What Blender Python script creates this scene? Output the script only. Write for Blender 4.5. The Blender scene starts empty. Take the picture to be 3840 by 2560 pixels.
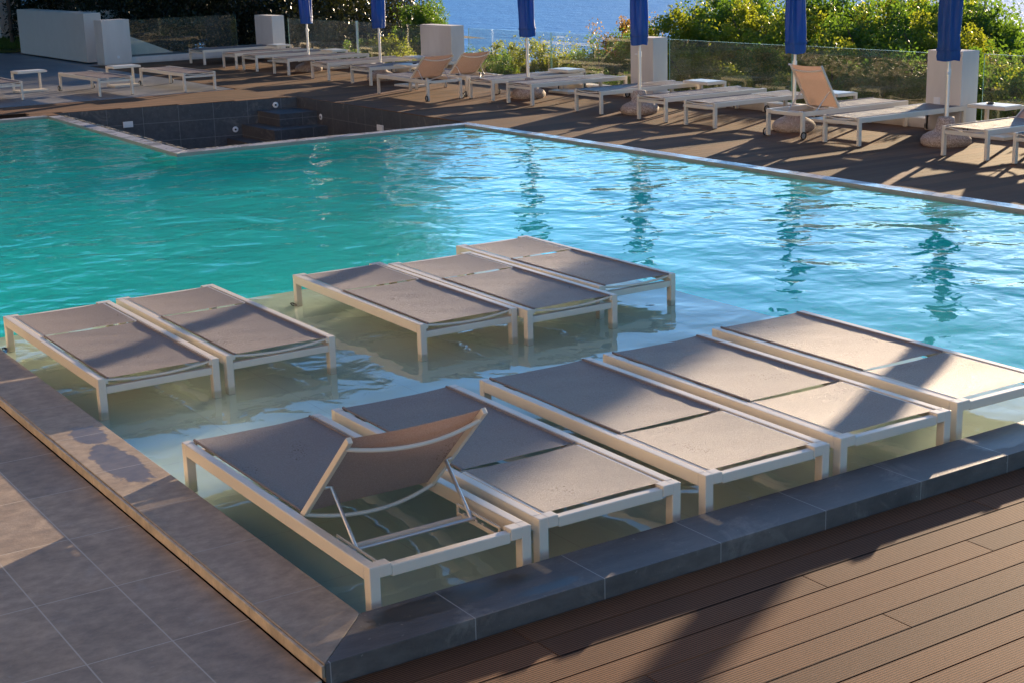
import bpy, bmesh, math, random
import numpy as np
from mathutils import Vector, Matrix
R = math.radians
C = bpy.context.scene.collection
sc = bpy.context.scene
random.seed(7)

# ------------------------------------------------------------------ camera
F, PITCH, ROLL, YAW = 5618.3, .25656, -.02813, .57696
fv = Vector((math.sin(YAW)*math.cos(PITCH), math.cos(YAW)*math.cos(PITCH), -math.sin(PITCH)))
r0 = Vector((math.cos(YAW), -math.sin(YAW), 0)); u0 = r0.cross(fv)
rv = r0*math.cos(ROLL)+u0*math.sin(ROLL); uv = -r0*math.sin(ROLL)+u0*math.cos(ROLL)
cam_d = bpy.data.cameras.new('camera'); cam = bpy.data.objects.new('camera', cam_d); C.objects.link(cam)
cam.matrix_world = Matrix(((rv.x, uv.x, -fv.x, -2.0351), (rv.y, uv.y, -fv.y, -4.3821), (rv.z, uv.z, -fv.z, 2.4), (0, 0, 0, 1)))
cam_d.sensor_width = 36; cam_d.lens = F/3840*36; cam_d.clip_end = 6000; cam_d.clip_start = .05
sc.camera = cam

# ------------------------------------------------------------------ sky, sun, exposure
SUN_AZ, SUN_EL = 28.5, 8.5          # azimuth counted from +X towards +Y
w = bpy.data.worlds.new('World'); sc.world = w; w.use_nodes = True
nt = w.node_tree; bg = nt.nodes['Background']
sky = nt.nodes.new('ShaderNodeTexSky'); sky.sky_type = 'NISHITA'; sky.sun_disc = False
sky.sun_elevation = R(SUN_EL); sky.sun_rotation = R(90-SUN_AZ); sky.dust_density = .25; sky.ozone_density = 5.0; sky.air_density = 1.0
tint = nt.nodes.new('ShaderNodeMix'); tint.data_type = 'RGBA'; tint.blend_type = 'MULTIPLY'; tint.inputs[0].default_value = 1; tint.inputs[7].default_value = (1.08, 1.02, .95, 1)
# pale bright haze low in the sky
wtc = nt.nodes.new('ShaderNodeTexCoord'); wsx = nt.nodes.new('ShaderNodeSeparateXYZ'); nt.links.new(wtc.outputs['Generated'], wsx.inputs[0])
wr = nt.nodes.new('ShaderNodeMapRange'); wr.interpolation_type = 'SMOOTHSTEP'; nt.links.new(wsx.outputs[2], wr.inputs[0])
for i_, v_ in ((1, 0), (2, .5), (3, 1.7), (4, 1.0)): wr.inputs[i_].default_value = v_
wv = nt.nodes.new('ShaderNodeVectorMath'); wv.operation = 'SCALE'; nt.links.new(sky.outputs[0], wv.inputs[0]); nt.links.new(wr.outputs[0], wv.inputs['Scale'])
hz = nt.nodes.new('ShaderNodeMix'); hz.data_type = 'RGBA'; hz.blend_type = 'MULTIPLY'; hz.inputs[7].default_value = (.80, .96, 1.16, 1)
wr2 = nt.nodes.new('ShaderNodeMapRange'); nt.links.new(wsx.outputs[2], wr2.inputs[0])
for i_, v_ in ((1, 0), (2, .45), (3, 1.0), (4, 0.0)): wr2.inputs[i_].default_value = v_
nt.links.new(wr2.outputs[0], hz.inputs[0]); nt.links.new(wv.outputs[0], hz.inputs[6]); nt.links.new(hz.outputs[2], tint.inputs[6]); nt.links.new(tint.outputs[2], bg.inputs[0]); bg.inputs[1].default_value = .10
sd = bpy.data.lights.new('sun', 'SUN'); sd.energy = 5; sd.angle = R(.5); sd.color = (1, .76, .52)
so = bpy.data.objects.new('sun', sd); C.objects.link(so)
sdir = Vector((math.cos(R(SUN_AZ))*math.cos(R(SUN_EL)), math.sin(R(SUN_AZ))*math.cos(R(SUN_EL)), math.sin(R(SUN_EL))))
so.rotation_euler = sdir.to_track_quat('Z', 'Y').to_euler(); so.location = (30, 20, 20)
sc.view_settings.view_transform = 'Standard'; sc.view_settings.look = 'None'; sc.view_settings.gamma = 1
sc.view_settings.exposure = 1.38
sc.render.engine = 'CYCLES'
sc.cycles.use_denoising = True
sc.cycles.max_bounces = 10; sc.cycles.transparent_max_bounces = 24; sc.cycles.transmission_bounces = 8
sc.cycles.sample_clamp_indirect = 6

# ------------------------------------------------------------------ helpers
class MB:
    def __init__(s): s.v = []; s.f = []; s.m = []; s.sm = []
    def add(s, vs, fs, mi=0, smooth=False):
        o = len(s.v); s.v += [tuple(p) for p in vs]; s.f += [tuple(i+o for i in f) for f in fs]; s.m += [mi]*len(fs); s.sm += [smooth]*len(fs)
    def box(s, x0, x1, y0, y1, z0, z1, mi=0, M=None):
        vs = [Vector((x, y, z)) for z in (z0, z1) for y in (y0, y1) for x in (x0, x1)]
        if M: vs = [M @ p for p in vs]
        s.add(vs, [(0, 2, 3, 1), (4, 5, 7, 6), (0, 1, 5, 4), (2, 6, 7, 3), (0, 4, 6, 2), (1, 3, 7, 5)], mi); return s
    def prism(s, poly, z0, z1, mi=0):
        n = len(poly); s.add([(x, y, z0) for x, y in poly]+[(x, y, z1) for x, y in poly],
              [tuple(range(n-1, -1, -1)), tuple(range(n, 2*n))]+[(i, (i+1) % n, n+(i+1) % n, n+i) for i in range(n)], mi); return s
    def tube(s, pts, r, n=10, mi=0, cap=True):
        pts = [Vector(p) for p in pts]; rs = r if isinstance(r, (list, tuple)) else [r]*len(pts)
        a = None; vs = []
        for i, p in enumerate(pts):
            t = (pts[min(i+1, len(pts)-1)]-pts[max(i-1, 0)]).normalized()
            if a is None: a = t.orthogonal().normalized()
            a = (a-t*a.dot(t)).normalized(); b = t.cross(a)
            vs += [p+(a*math.cos(2*math.pi*k/n)+b*math.sin(2*math.pi*k/n))*rs[i] for k in range(n)]
        fs = [(i*n+k, i*n+(k+1) % n, (i+1)*n+(k+1) % n, (i+1)*n+k) for i in range(len(pts)-1) for k in range(n)]
        s.add(vs, fs, mi, True)
        if cap: s.add(vs[:n], [tuple(range(n-1, -1, -1))], mi); s.add(vs[-n:], [tuple(range(n))], mi)
        return s
    def lathe(s, prof, n=32, c=(0, 0), mi=0, wob=None, cap=True):
        vs = []
        for i, (r, z) in enumerate(prof):
            for k in range(n):
                a = 2*math.pi*k/n; q = r*(wob(a, z, i) if wob else 1)
                vs.append((c[0]+q*math.cos(a), c[1]+q*math.sin(a), z))
        s.add(vs, [(i*n+k, i*n+(k+1) % n, (i+1)*n+(k+1) % n, (i+1)*n+k) for i in range(len(prof)-1) for k in range(n)], mi, True)
        if cap: s.add(vs[-n:], [tuple(range(n))], mi); s.add(vs[:n], [tuple(range(n-1, -1, -1))], mi)
        return s
    def build(s, name, mats, parent=None, bevel=0, seg=2):
        me = bpy.data.meshes.new(name); me.from_pydata(s.v, [], s.f)
        if not isinstance(mats, (list, tuple)): mats = [mats]
        for m in mats: me.materials.append(m)
        me.polygons.foreach_set('material_index', s.m); me.polygons.foreach_set('use_smooth', s.sm); me.update()
        o = bpy.data.objects.new(name, me); C.objects.link(o)
        if parent: o.parent = parent
        if bevel:
            b = o.modifiers.new('bevel', 'BEVEL'); b.width = bevel; b.segments = seg; b.limit_method = 'ANGLE'; b.harden_normals = False
        return o
def tag(o, label=None, cat=None, group=None, kind=None):
    if label: o['label'] = label
    if cat: o['category'] = cat
    if group: o['group'] = group
    if kind: o['kind'] = kind
    return o
def empty(name, loc, rz=0, sc_=(1, 1, 1)):
    o = bpy.data.objects.new(name, None); C.objects.link(o); o.location = loc; o.rotation_euler = (0, 0, rz); o.scale = sc_; o.empty_display_size = .1
    return o
def copy_tree(o, parent=None):
    c = o.copy(); C.objects.link(c); c.parent = parent
    for ch in list(o.children): copy_tree(ch, c)
    return c

# ------------------------------------------------------------------ materials
class NT:
    def __init__(s, name):
        s.m = bpy.data.materials.new(name); s.m.use_nodes = True; s.t = s.m.node_tree; s.b = s.t.nodes['Principled BSDF']; s.out = s.t.nodes['Material Output']
    def n(s, typ, **k):
        nd = s.t.nodes.new('ShaderNode'+typ)
        for a, v in k.items(): setattr(nd, a, v)
        return nd
    def l(s, a, b): s.t.links.new(a, b)
    def pos(s):
        if not hasattr(s, '_p'): s._p = s.n('NewGeometry').outputs['Position']
        return s._p
    def obj(s): return s.n('TexCoord').outputs['Object']
    def noise(s, scale, detail=4, rough=.55, vec=None, dist=0, stretch=None):
        nd = s.n('TexNoise'); nd.inputs['Scale'].default_value = scale; nd.inputs['Detail'].default_value = detail; nd.inputs['Roughness'].default_value = rough; nd.inputs['Distortion'].default_value = dist
        v = vec or s.pos()
        if stretch:
            mp = s.n('Mapping'); mp.inputs['Scale'].default_value = stretch; s.l(v, mp.inputs[0]); v = mp.outputs[0]
        s.l(v, nd.inputs['Vector']); return nd.outputs[0]
    def ramp(s, fac, stops, interp='LINEAR'):
        nd = s.n('ValToRGB'); e = nd.color_ramp.elements; nd.color_ramp.interpolation = interp
        while len(e) < len(stops): e.new(.5)
        for el, (p, c) in zip(e, stops): el.position = p; el.color = tuple(c)+(1,) if len(c) == 3 else c
        s.l(fac, nd.inputs[0]); return nd.outputs[0]
    def mix(s, fac, a, b, mode='MIX'):
        nd = s.n('Mix', data_type='RGBA', blend_type=mode)
        for i, v in ((0, fac), (6, a), (7, b)):
            if isinstance(v, (int, float)): nd.inputs[i].default_value = v if i == 0 else (v, v, v, 1)
            elif isinstance(v, tuple): nd.inputs[i].default_value = v+(1,)
            else: s.l(v, nd.inputs[i])
        return nd.outputs[2]
    def math(s, op, a, b=None, c=None):
        nd = s.n('Math', operation=op)
        for i, v in enumerate((a, b, c)):
            if v is None: continue
            if isinstance(v, (int, float)): nd.inputs[i].default_value = v
            else: s.l(v, nd.inputs[i])
        return nd.outputs[0]
    def xyz(s, v=None):
        nd = s.n('SeparateXYZ'); s.l(v or s.pos(), nd.inputs[0]); return nd.outputs
    def joint(s, coord, period, off, width):
        a = s.math('FRACT', s.math('DIVIDE', s.math('SUBTRACT', coord, off-period/2), period))
        return s.math('LESS_THAN', s.math('ABSOLUTE', s.math('SUBTRACT', a, .5)), width/2/period)
    def bump(s, h, dist, strength=1, normal=None):
        nd = s.n('Bump'); nd.inputs['Strength'].default_value = strength; nd.inputs['Distance'].default_value = dist; s.l(h, nd.inputs['Height'])
        if normal: s.l(normal, nd.inputs['Normal'])
        return nd.outputs[0]
    def set(s, **k):
        for a, v in k.items():
            i = s.b.inputs[a.replace('_', ' ')]
            if isinstance(v, (int, float, tuple)): i.default_value = v+(1,) if isinstance(v, tuple) and len(v) == 3 else v
            else: s.l(v, i)
        return s

def stone(name, c0, c1, jx=None, jy=None, jz=None, grout=(.38, .33, .27), wet=None, rough=.62, gw=.005, spec=.5, streak=(1, 1, 1)):
    t = NT(name); n1 = t.noise(1.6, 6, .6, stretch=streak); n2 = t.noise(14, 6, .7, stretch=streak); n3 = t.noise(90, 3, .6)
    col = t.mix(t.ramp(n1, [(.35, (0, 0, 0)), (.68, (1, 1, 1))]), c0, c1)
    col = t.mix(t.ramp(n2, [(.4, (.72, .72, .72)), (.62, (1.12, 1.12, 1.12))]), (0, 0, 0), col) if 0 else t.mix(1, col, t.ramp(n2, [(.36, (.74, .735, .73)), (.64, (1.14, 1.13, 1.12))]), 'MULTIPLY')
    stn = t.ramp(t.noise(2.7, 7, .72, dist=.9), [(.56, (0, 0, 0)), (.70, (1, 1, 1))]); col = t.mix(t.math('MULTIPLY', stn, .3), col, (.40, .36, .31))
    specks = t.ramp(t.noise(38, 2, .5), [(.70, (0, 0, 0)), (.74, (1, 1, 1))]); col = t.mix(t.math('MULTIPLY', specks, .25), col, (.5, .46, .4))
    x, y, z = t.xyz()[:3]; g = None
    for co, j in ((x, jx), (y, jy), (z, jz)):
        if j:
            k = t.joint(co, j[0], j[1], gw); g = k if g is None else t.math('MAXIMUM', g, k)
    if (jx and jy) or (jx and jz):   # tone differs a little from slab to slab
        cell = t.n('TexWhiteNoise', noise_dimensions='3D'); cm = t.n('CombineXYZ')
        for i, (co, j) in enumerate(((x, jx), (y, jy or jz))):
            t.l(t.math('FLOOR', t.math('DIVIDE', t.math('SUBTRACT', co if i == 0 or jy else z, j[1]), j[0])), cm.inputs[i])
        t.l(cm.outputs[0], cell.inputs[0])
        col = t.mix(1, col, t.ramp(cell.outputs[0], [(0, (.88, .88, .9)), (1, (1.1, 1.08, 1.05))]), 'MULTIPLY')
    rgh = t.math('ADD', t.math('MULTIPLY', n2, .25), rough-.12)
    hb = t.math('ADD', t.math('MULTIPLY', n2, .6), t.math('MULTIPLY', n3, .4))
    if wet:
        wm = None
        for (cx, cy, rx, ry) in wet:
            dx = t.math('DIVIDE', t.math('SUBTRACT', x, cx), rx); dy = t.math('DIVIDE', t.math('SUBTRACT', y, cy), ry)
            d = t.math('SQRT', t.math('ADD', t.math('MULTIPLY', dx, dx), t.math('MULTIPLY', dy, dy)))
            d = t.math('SUBTRACT', 1.62, t.math('ADD', d, t.math('MULTIPLY', t.noise(7, 8, .75, dist=.8), 1.5)))
            wm = d if wm is None else t.math('MAXIMUM', wm, d)
        wm = t.ramp(wm, [(.0, (0, 0, 0)), (.04, (1, 1, 1))])
        col = t.mix(wm, col, t.mix(1, col, (.46, .45, .45), 'MULTIPLY'))
        rgh = t.mix(wm, rgh, .30); hb = t.mix(t.math('MULTIPLY', wm, .85), hb, .5)
    if g is not None: col = t.mix(g, col, grout)
    t.set(Base_Color=col, Roughness=rgh, Normal=t.bump(hb, .004, .6), Specular_IOR_Level=spec); return t.m

M = {}
M['coping'] = stone('coping slate', (.078, .070, .066), (.140, .126, .115), jx=(.6, .62), gw=.0045, rough=.5, grout=(.30, .28, .26), streak=(.5, 1.4, 1),
                    wet=[(.62, .2, .42, .09), (3.95, .16, .5, .12), (1.0, .07, .2, .04)])
M['coping_left'] = stone('coping stone left', (.33, .252, .178), (.42, .33, .24), jy=(.62, .62), gw=.005, grout=(.42, .37, .30), streak=(.85, 1.15, 1),
                    wet=[(.15, 2.55, .11, .42), (.17, 3.1, .10, .20)])
M['terrace'] = stone('terrace slate', (.33, .252, .178), (.42, .33, .24), jx=(.325, 0), jy=(.62, .62), gw=.006, grout=(.50, .43, .34), streak=(.85, 1.15, 1),
                    wet=None)
M['trim'] = stone('polished edge trim', (.50, .40, .28), (.58, .47, .34), jy=(.62, .62), gw=.004, rough=.4, grout=(.3, .24, .17))
M['back_tile'] = stone('upper terrace tile', (.19, .2, .22), (.27, .27, .28), jx=(.6, .1), jy=(.6, .2), gw=.008, grout=(.2, .2, .2), rough=.45)
def shelf_tile():
    t = NT('shelf floor tile'); x, y, z = t.xyz()[:3]; j = t.math('MAXIMUM', t.joint(x, .6, .3, .005), t.joint(y, .6, .3, .005))
    col = t.mix(t.noise(1.1, 3, .5), (.60, .70, .53), (.68, .77, .60)); t.set(Base_Color=t.mix(t.math('MULTIPLY', j, .35), col, (.36, .36, .27)), Roughness=.6); return t.m
M['shelf'] = shelf_tile()
M['basin'] = stone('basin slate', (.06, .063, .07), (.085, .085, .09), jx=(.6, .2), jz=(.31, -.02), gw=.009, grout=(.17, .17, .17), rough=.5)
M['basin_side'] = stone('basin slate side', (.06, .063, .07), (.085, .085, .09), jy=(.6, .1), jz=(.31, -.02), gw=.009, grout=(.17, .17, .17), rough=.5)

def deckmat(name, c0, c1, groove=True):
    t = NT(name); x, y, z = t.xyz()[:3]
    grain = t.noise(6, 5, .6, stretch=(.5, 14, 1)); rnd = t.n('NewGeometry').outputs['Random Per Island']
    col = t.mix(grain, c0, c1); col = t.mix(1, col, t.ramp(rnd, [(0, (.70, .70, .72)), (.5, (1, 1, 1)), (1, (1.26, 1.18, 1.08))]), 'MULTIPLY')
    col = t.mix(1, col, t.ramp(t.noise(.9, 5, .6), [(.3, (.84, .84, .86)), (.7, (1.12, 1.1, 1.06))]), 'MULTIPLY')
    if groove:
        f = t.math('FRACT', t.math('DIVIDE', y, .0125)); h = t.math('GREATER_THAN', t.math('ABSOLUTE', t.math('SUBTRACT', f, .5)), .20)
        col = t.mix(h, t.mix(1, col, (.20, .19, .19), 'MULTIPLY'), col)
        t.set(Normal=t.bump(h, .003, .7))
    else: t.set(Normal=t.bump(grain, .002, .5))
    t.set(Base_Color=col, Roughness=.8, Specular_IOR_Level=.18); return t.m
M['deck_near'] = deckmat('near deck boards', (.16, .078, .038), (.22, .115, .060))
M['deck_far'] = deckmat('far deck boards', (.14, .073, .040), (.20, .108, .060), False)
M['under'] = NT('dark substructure and slot shade').set(Base_Color=(.012, .010, .009), Roughness=1.0, Specular_IOR_Level=0.0).m

def paint(name, c, rough=.42, bumpd=.0):
    t = NT(name); n = t.noise(3.5, 5, .6); col = t.mix(n, tuple(v*.9 for v in c), tuple(min(1, v*1.05) for v in c))
    t.set(Base_Color=col, Roughness=t.math('ADD', t.math('MULTIPLY', t.noise(25, 3), .15), rough-.07))
    if bumpd: t.set(Normal=t.bump(t.noise(60, 4, .7), bumpd, .5))
    return t.m
M['frame'] = paint('powder coated frame', (.74, .66, .54), .38)
M['plaster'] = paint('shade greyed plaster', (.60, .55, .49), .8, .003)  # base colour greyed a little in place of tree shade on the left wall
def plaster_dirty():
    t = NT('stained plaster'); n = t.noise(1.2, 6, .65, stretch=(1, 1, .25)); col = t.mix(t.ramp(n, [(.35, (0, 0, 0)), (.75, (1, 1, 1))]), (.70, .65, .59), (.56, .51, .45))
    z = t.xyz()[2]; d = t.ramp(t.math('ADD', z, t.math('MULTIPLY', t.noise(4, 4), .12)), [(0, (1, 1, 1)), (.07, (0, 0, 0))])
    t.set(Base_Color=t.mix(t.math('MULTIPLY', d, .5), col, (.3, .25, .2)), Roughness=.85, Normal=t.bump(t.noise(60, 4, .7), .003, .5)); return t.m
M['plaster_dirty'] = plaster_dirty()
M['rubber'] = NT('black rubber').set(Base_Color=(.012, .012, .013), Roughness=.5).m
M['hub'] = NT('wheel hub grey').set(Base_Color=(.5, .5, .5), Roughness=.3, Metallic=.6).m
M['alu'] = NT('aluminium pole').set(Base_Color=(.72, .70, .67), Roughness=.42, Metallic=.8).m
M['white_plastic'] = NT('white plastic').set(Base_Color=(.75, .75, .74), Roughness=.35).m
M['black'] = NT('black plastic').set(Base_Color=(.02, .02, .02), Roughness=.35).m
M['mosaic'] = None
def mosaic():
    t = NT('white gutter grating'); x, y, z = t.xyz()[:3]
    j = t.math('MAXIMUM', t.joint(x, .02, 0, .004), t.joint(y, .02, 0, .004))
    col = t.mix(j, t.mix(t.noise(2, 4), (.36, .36, .38), (.46, .46, .49)), (.36, .36, .4))
    t.set(Base_Color=col, Roughness=t.ramp(t.noise(3, 4), [(.4, (.15, .15, .15)), (.65, (.5, .5, .5))]), Normal=t.bump(t.noise(40, 3), .002, .4)); return t.m
M['mosaic'] = mosaic()
def pebble():
    t = NT('wet broken edge'); v = t.n('TexVoronoi'); v.inputs['Scale'].default_value = 26; mp = t.n('Mapping'); mp.inputs['Scale'].default_value = (1, .45, 1)
    t.l(t.pos(), mp.inputs[0]); t.l(mp.outputs[0], v.inputs[0])
    t.set(Base_Color=t.ramp(t.noise(16, 4, .6, stretch=(1, .4, 1)), [(.45, (.012, .012, .01)), (.56, (.5, .42, .3))]), Roughness=.15, Normal=t.bump(v.outputs[0], .02, .8)); return t.m
M['pebble'] = pebble()
def pool_tile():
    t = NT('turquoise pool tile'); x, y, z = t.xyz()[:3]
    j = t.math('MAXIMUM', t.joint(x, .3, .0, .006), t.joint(y, .3, 0, .006))
    col = t.mix(t.noise(.35, 3, .5), (.012, .68, .68), (.03, .88, .85)); col = t.mix(t.math('MULTIPLY', j, .3), col, (.3, .7, .68))
    t.set(Base_Color=col, Roughness=.5); return t.m
M['pool'] = pool_tile()

def sling():
    t = NT('woven sling fabric'); ob = t.obj(); x, y, z = t.xyz(ob)[:3]
    wv = t.math('MULTIPLY', t.math('SINE', t.math('MULTIPLY', x, 2*math.pi/.004)), t.math('SINE', t.math('MULTIPLY', y, 2*math.pi/.004)))
    n1 = t.noise(150, 4, .8, ob); n2 = t.noise(3, 4, .6, ob); n3 = t.noise(7, 3, .5, ob, stretch=(1, .15, 1))
    col = t.mix(n2, (.32, .275, .265), (.385, .335, .32)); col = t.mix(t.ramp(n1, [(.35, (.0, .0, .0)), (.65, (1, 1, 1))]), t.mix(1, col, (.55, .55, .56), 'MULTIPLY'), col)
    h = t.math('ADD', t.math('MULTIPLY', wv, .25), t.math('MULTIPLY', n1, .75))
    nrm = t.bump(h, .0035, 1.0, t.bump(n3, .02, .35))
    # rain drops and damp smears, different on every lounger
    oi = t.n('ObjectInfo').outputs['Random']; off = t.n('VectorMath', operation='ADD'); cmb = t.n('CombineXYZ'); t.l(t.math('MULTIPLY', oi, 37), cmb.inputs[0]); t.l(t.math('MULTIPLY', oi, 91), cmb.inputs[1]); t.l(ob, off.inputs[0]); t.l(cmb.outputs[0], off.inputs[1]); ov = off.outputs[0]
    reg = t.ramp(t.noise(2.6, 3, .6, ov), [(.56, (0, 0, 0)), (.66, (1, 1, 1))])
    vo = t.n('TexVoronoi'); vo.inputs['Scale'].default_value = 85; t.l(ov, vo.inputs['Vector'])
    vsz = t.n('SeparateColor'); t.l(vo.outputs['Color'], vsz.inputs[0])
    drop = t.math('MULTIPLY', t.math('LESS_THAN', vo.outputs['Distance'], t.math('MULTIPLY', vsz.outputs[0], .42)), reg)
    smear = t.math('MULTIPLY', t.ramp(t.noise(5, 6, .75, ov, dist=1.2, stretch=(1, .5, 1)), [(.67, (0, 0, 0)), (.70, (1, 1, 1))]), .8)
    col = t.mix(t.math('MAXIMUM', drop, smear), col, t.mix(1, col, (.58, .58, .62), 'MULTIPLY'))
    rg_ = t.math('SUBTRACT', .5, t.math('MULTIPLY', t.math('MAXIMUM', drop, smear), .36))
    nrm = t.bump(drop, .004, .8, nrm)
    t.set(Base_Color=col, Roughness=rg_, Normal=nrm, Specular_IOR_Level=.32)
    tr = t.n('BsdfTranslucent'); tr.inputs[0].default_value = (.62, .38, .27, 1)
    mx = t.n('MixShader'); mx.inputs[0].default_value = .14; t.l(t.b.outputs[0], mx.inputs[1]); t.l(tr.outputs[0], mx.inputs[2]); t.l(mx.outputs[0], t.out.inputs[0]); return t.m
M['sling'] = sling()
def granite():
    t = NT('pink granite'); v = t.n('TexVoronoi'); v.inputs['Scale'].default_value = 110; t.l(t.pos(), v.inputs[0])
    col = t.ramp(v.outputs['Color'], [(0, (.12, .09, .08)), (.35, (.34, .25, .2)), (.7, (.5, .4, .33)), (1, (.62, .54, .47))])
    t.set(Base_Color=col, Roughness=.8, Normal=t.bump(t.noise(70, 4, .7), .006, .7)); return t.m
M['granite'] = granite()
def vinyl():
    t = NT('blue vinyl cover'); n = t.noise(4, 5, .6, stretch=(1, 1, .4)); col = t.mix(n, (.008, .052, .17), (.014, .095, .30))
    t.set(Base_Color=col, Roughness=.45, Normal=t.bump(t.noise(16, 4, .6, stretch=(1, 1, .3)), .012, .7))
    tr = t.n('BsdfTranslucent'); tr.inputs[0].default_value = (.02, .20, .75, 1); mx = t.n('MixShader'); mx.inputs[0].default_value = .3
    t.l(t.b.outputs[0], mx.inputs[1]); t.l(tr.outputs[0], mx.inputs[2]); t.l(mx.outputs[0], t.out.inputs[0]); return t.m
M['vinyl'] = vinyl()
def glass():
    t = NT('fence glass'); t.t.nodes.remove(t.b)
    fr = t.n('Fresnel'); t.l(t.math('MULTIPLY_ADD', t.n('NewGeometry').outputs['Backfacing'], 1/1.34-1.34, 1.34), fr.inputs[0]); tr = t.n('BsdfTransparent'); tr.inputs[0].default_value = (.97, .98, .95, 1)
    gl = t.n('BsdfGlossy'); gl.inputs['Roughness'].default_value = .0; gl.inputs[0].default_value = (1, 1, 1, 1)
    df = t.n('BsdfDiffuse'); df.inputs[0].default_value = (.75, .70, .55, 1)
    m1 = t.n('MixShader'); t.l(t.ramp(t.noise(1.3, 5, .65), [(.35, (.01, .01, .01)), (.75, (.05, .05, .05))]), m1.inputs[0]); t.l(tr.outputs[0], m1.inputs[1]); t.l(df.outputs[0], m1.inputs[2])
    m2 = t.n('MixShader'); t.l(fr.outputs[0], m2.inputs[0]); t.l(m1.outputs[0], m2.inputs[1]); t.l(gl.outputs[0], m2.inputs[2]); t.l(m2.outputs[0], t.out.inputs[0]); return t.m
M['glass'] = glass()
M['ochre'] = paint('warm cream render', (.82, .66, .46), .85)
M['window'] = NT('window glass').set(Base_Color=(.03, .04, .05), Roughness=.05).m
M['glass_edge'] = NT('green glass edge').set(Base_Color=(.35, .55, .42), Roughness=.1, Specular_IOR_Level=.8).m
def tumbler_glass():
    t = NT('clear tumbler glass'); t.set(Base_Color=(.95, .97, .95), Roughness=.02, Transmission_Weight=1.0, IOR=1.3); return t.m
M['tumbler'] = tumbler_glass()

def water():
    t = NT('pool water'); x, y, z = t.xyz()[:3]
    # calm over the shallow shelf, livelier in the open pool
    d = t.math('MAXIMUM', t.math('DIVIDE', t.math('SUBTRACT', x, 4.2), 2.5), t.math('DIVIDE', t.math('SUBTRACT', y, 5.0), 3.5))
    amp = t.n('MapRange'); t.l(d, amp.inputs[0]); amp.inputs[1].default_value = 0; amp.inputs[2].default_value = 1; amp.inputs[3].default_value = .34; amp.inputs[4].default_value = 1
    big = t.noise(1.5, 2, .4, stretch=(1, 1, 1), dist=.5); mid = t.noise(4.2, 2, .45, dist=.4); sm = t.noise(11, 3, .5)
    h = t.math('ADD', t.math('MULTIPLY', big, 1.0), t.math('ADD', t.math('MULTIPLY', mid, .34), t.math('MULTIPLY', t.math('MULTIPLY', sm, .05), amp.outputs[0])))
    h = t.math('MULTIPLY', h, amp.outputs[0])
    t.set(Base_Color=(.93, 1, .99), Roughness=.0, Transmission_Weight=1.0, IOR=1.33, Normal=t.bump(h, .046, 1)); return t.m
M['water'] = water()
def sea():
    t = NT('sea water'); n = t.noise(.05, 5, .6, stretch=(1, .4, 1))
    t.set(Base_Color=t.mix(n, (.01, .17, .46), (.02, .23, .56)), Roughness=.45, Specular_IOR_Level=.3, Normal=t.bump(t.noise(.22, 5, .7, stretch=(1, .6, 1)), 2.2, .8)); return t.m
M['sea'] = sea()
def soil(name, a, b):
    t = NT(name); t.set(Base_Color=t.mix(t.noise(.8, 6, .65), a, b), Roughness=.95, Normal=t.bump(t.noise(6, 6, .7), .08, .8)); return t.m
M['soil'] = soil('dry slope soil', (.06, .05, .03), (.12, .1, .06))
M['lawn'] = soil('lawn soil', (.05, .07, .02), (.09, .11, .03))
def leaf(name, cols, trans, tf=.45, rough=.5, spec=.5):
    t = NT(name); g = t.n('NewGeometry'); rnd = g.outputs['Random Per Island']
    big = t.noise(.8, 3, .5); f = t.math('ADD', t.math('MULTIPLY', rnd, .55), t.math('MULTIPLY', t.ramp(big, [(.3, (0, 0, 0)), (.7, (1, 1, 1))]), .45))
    col = t.ramp(f, [(i/(len(cols)-1), c) for i, c in enumerate(cols)])
    t.set(Base_Color=col, Roughness=rough, Specular_IOR_Level=spec)
    tr = t.n('BsdfTranslucent'); t.l(t.mix(1, t.ramp(f, [(0, tuple(v*.6 for v in trans)), (1, trans)]), (1, 1, 1), 'MULTIPLY'), tr.inputs[0])
    mx = t.n('MixShader'); mx.inputs[0].default_value = tf; t.l(t.b.outputs[0], mx.inputs[1]); t.l(tr.outputs[0], mx.inputs[2]); t.l(mx.outputs[0], t.out.inputs[0]); return t.m
M['leaf_yellow'] = leaf('yellow green shrub leaves', [(.02, .045, .008), (.05, .095, .012), (.10, .14, .018)], (.50, .56, .03), .48)  # shrub kind with yellow-green leaves
M['leaf_green'] = leaf('green shrub leaves', [(.012, .035, .008), (.035, .075, .015), (.07, .12, .02)], (.26, .46, .03), .42)
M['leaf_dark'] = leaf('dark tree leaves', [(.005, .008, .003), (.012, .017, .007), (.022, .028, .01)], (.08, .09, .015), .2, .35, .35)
M['leaf_orange'] = leaf('orange tinged leaves', [(.06, .07, .02), (.14, .1, .03), (.2, .1, .04)], (.55, .33, .06), .5)
M['grass'] = leaf('grass blades', [(.04, .07, .01), (.07, .11, .02), (.11, .14, .03)], (.3, .4, .05), .4)
M['bark'] = soil('bark', (.06, .045, .035), (.13, .095, .07))

# ------------------------------------------------------------------ the setting
WZ = -.06                            # pool water level
def S(name, mb, mat, bevel=0):
    o = mb.build(name, mat, None, bevel); o['kind'] = 'structure'; return o
# pool water: L shape
bm = MB(); bm.add([(.3, .3, WZ), (9.24, .3, WZ), (9.24, 14.02, WZ), (4.9, 14.02, WZ), (5.08, 20.1, WZ), (.3, 20.1, WZ)], [(0, 1, 2, 3, 4, 5)]); S('water', bm, M['water'])
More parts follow.
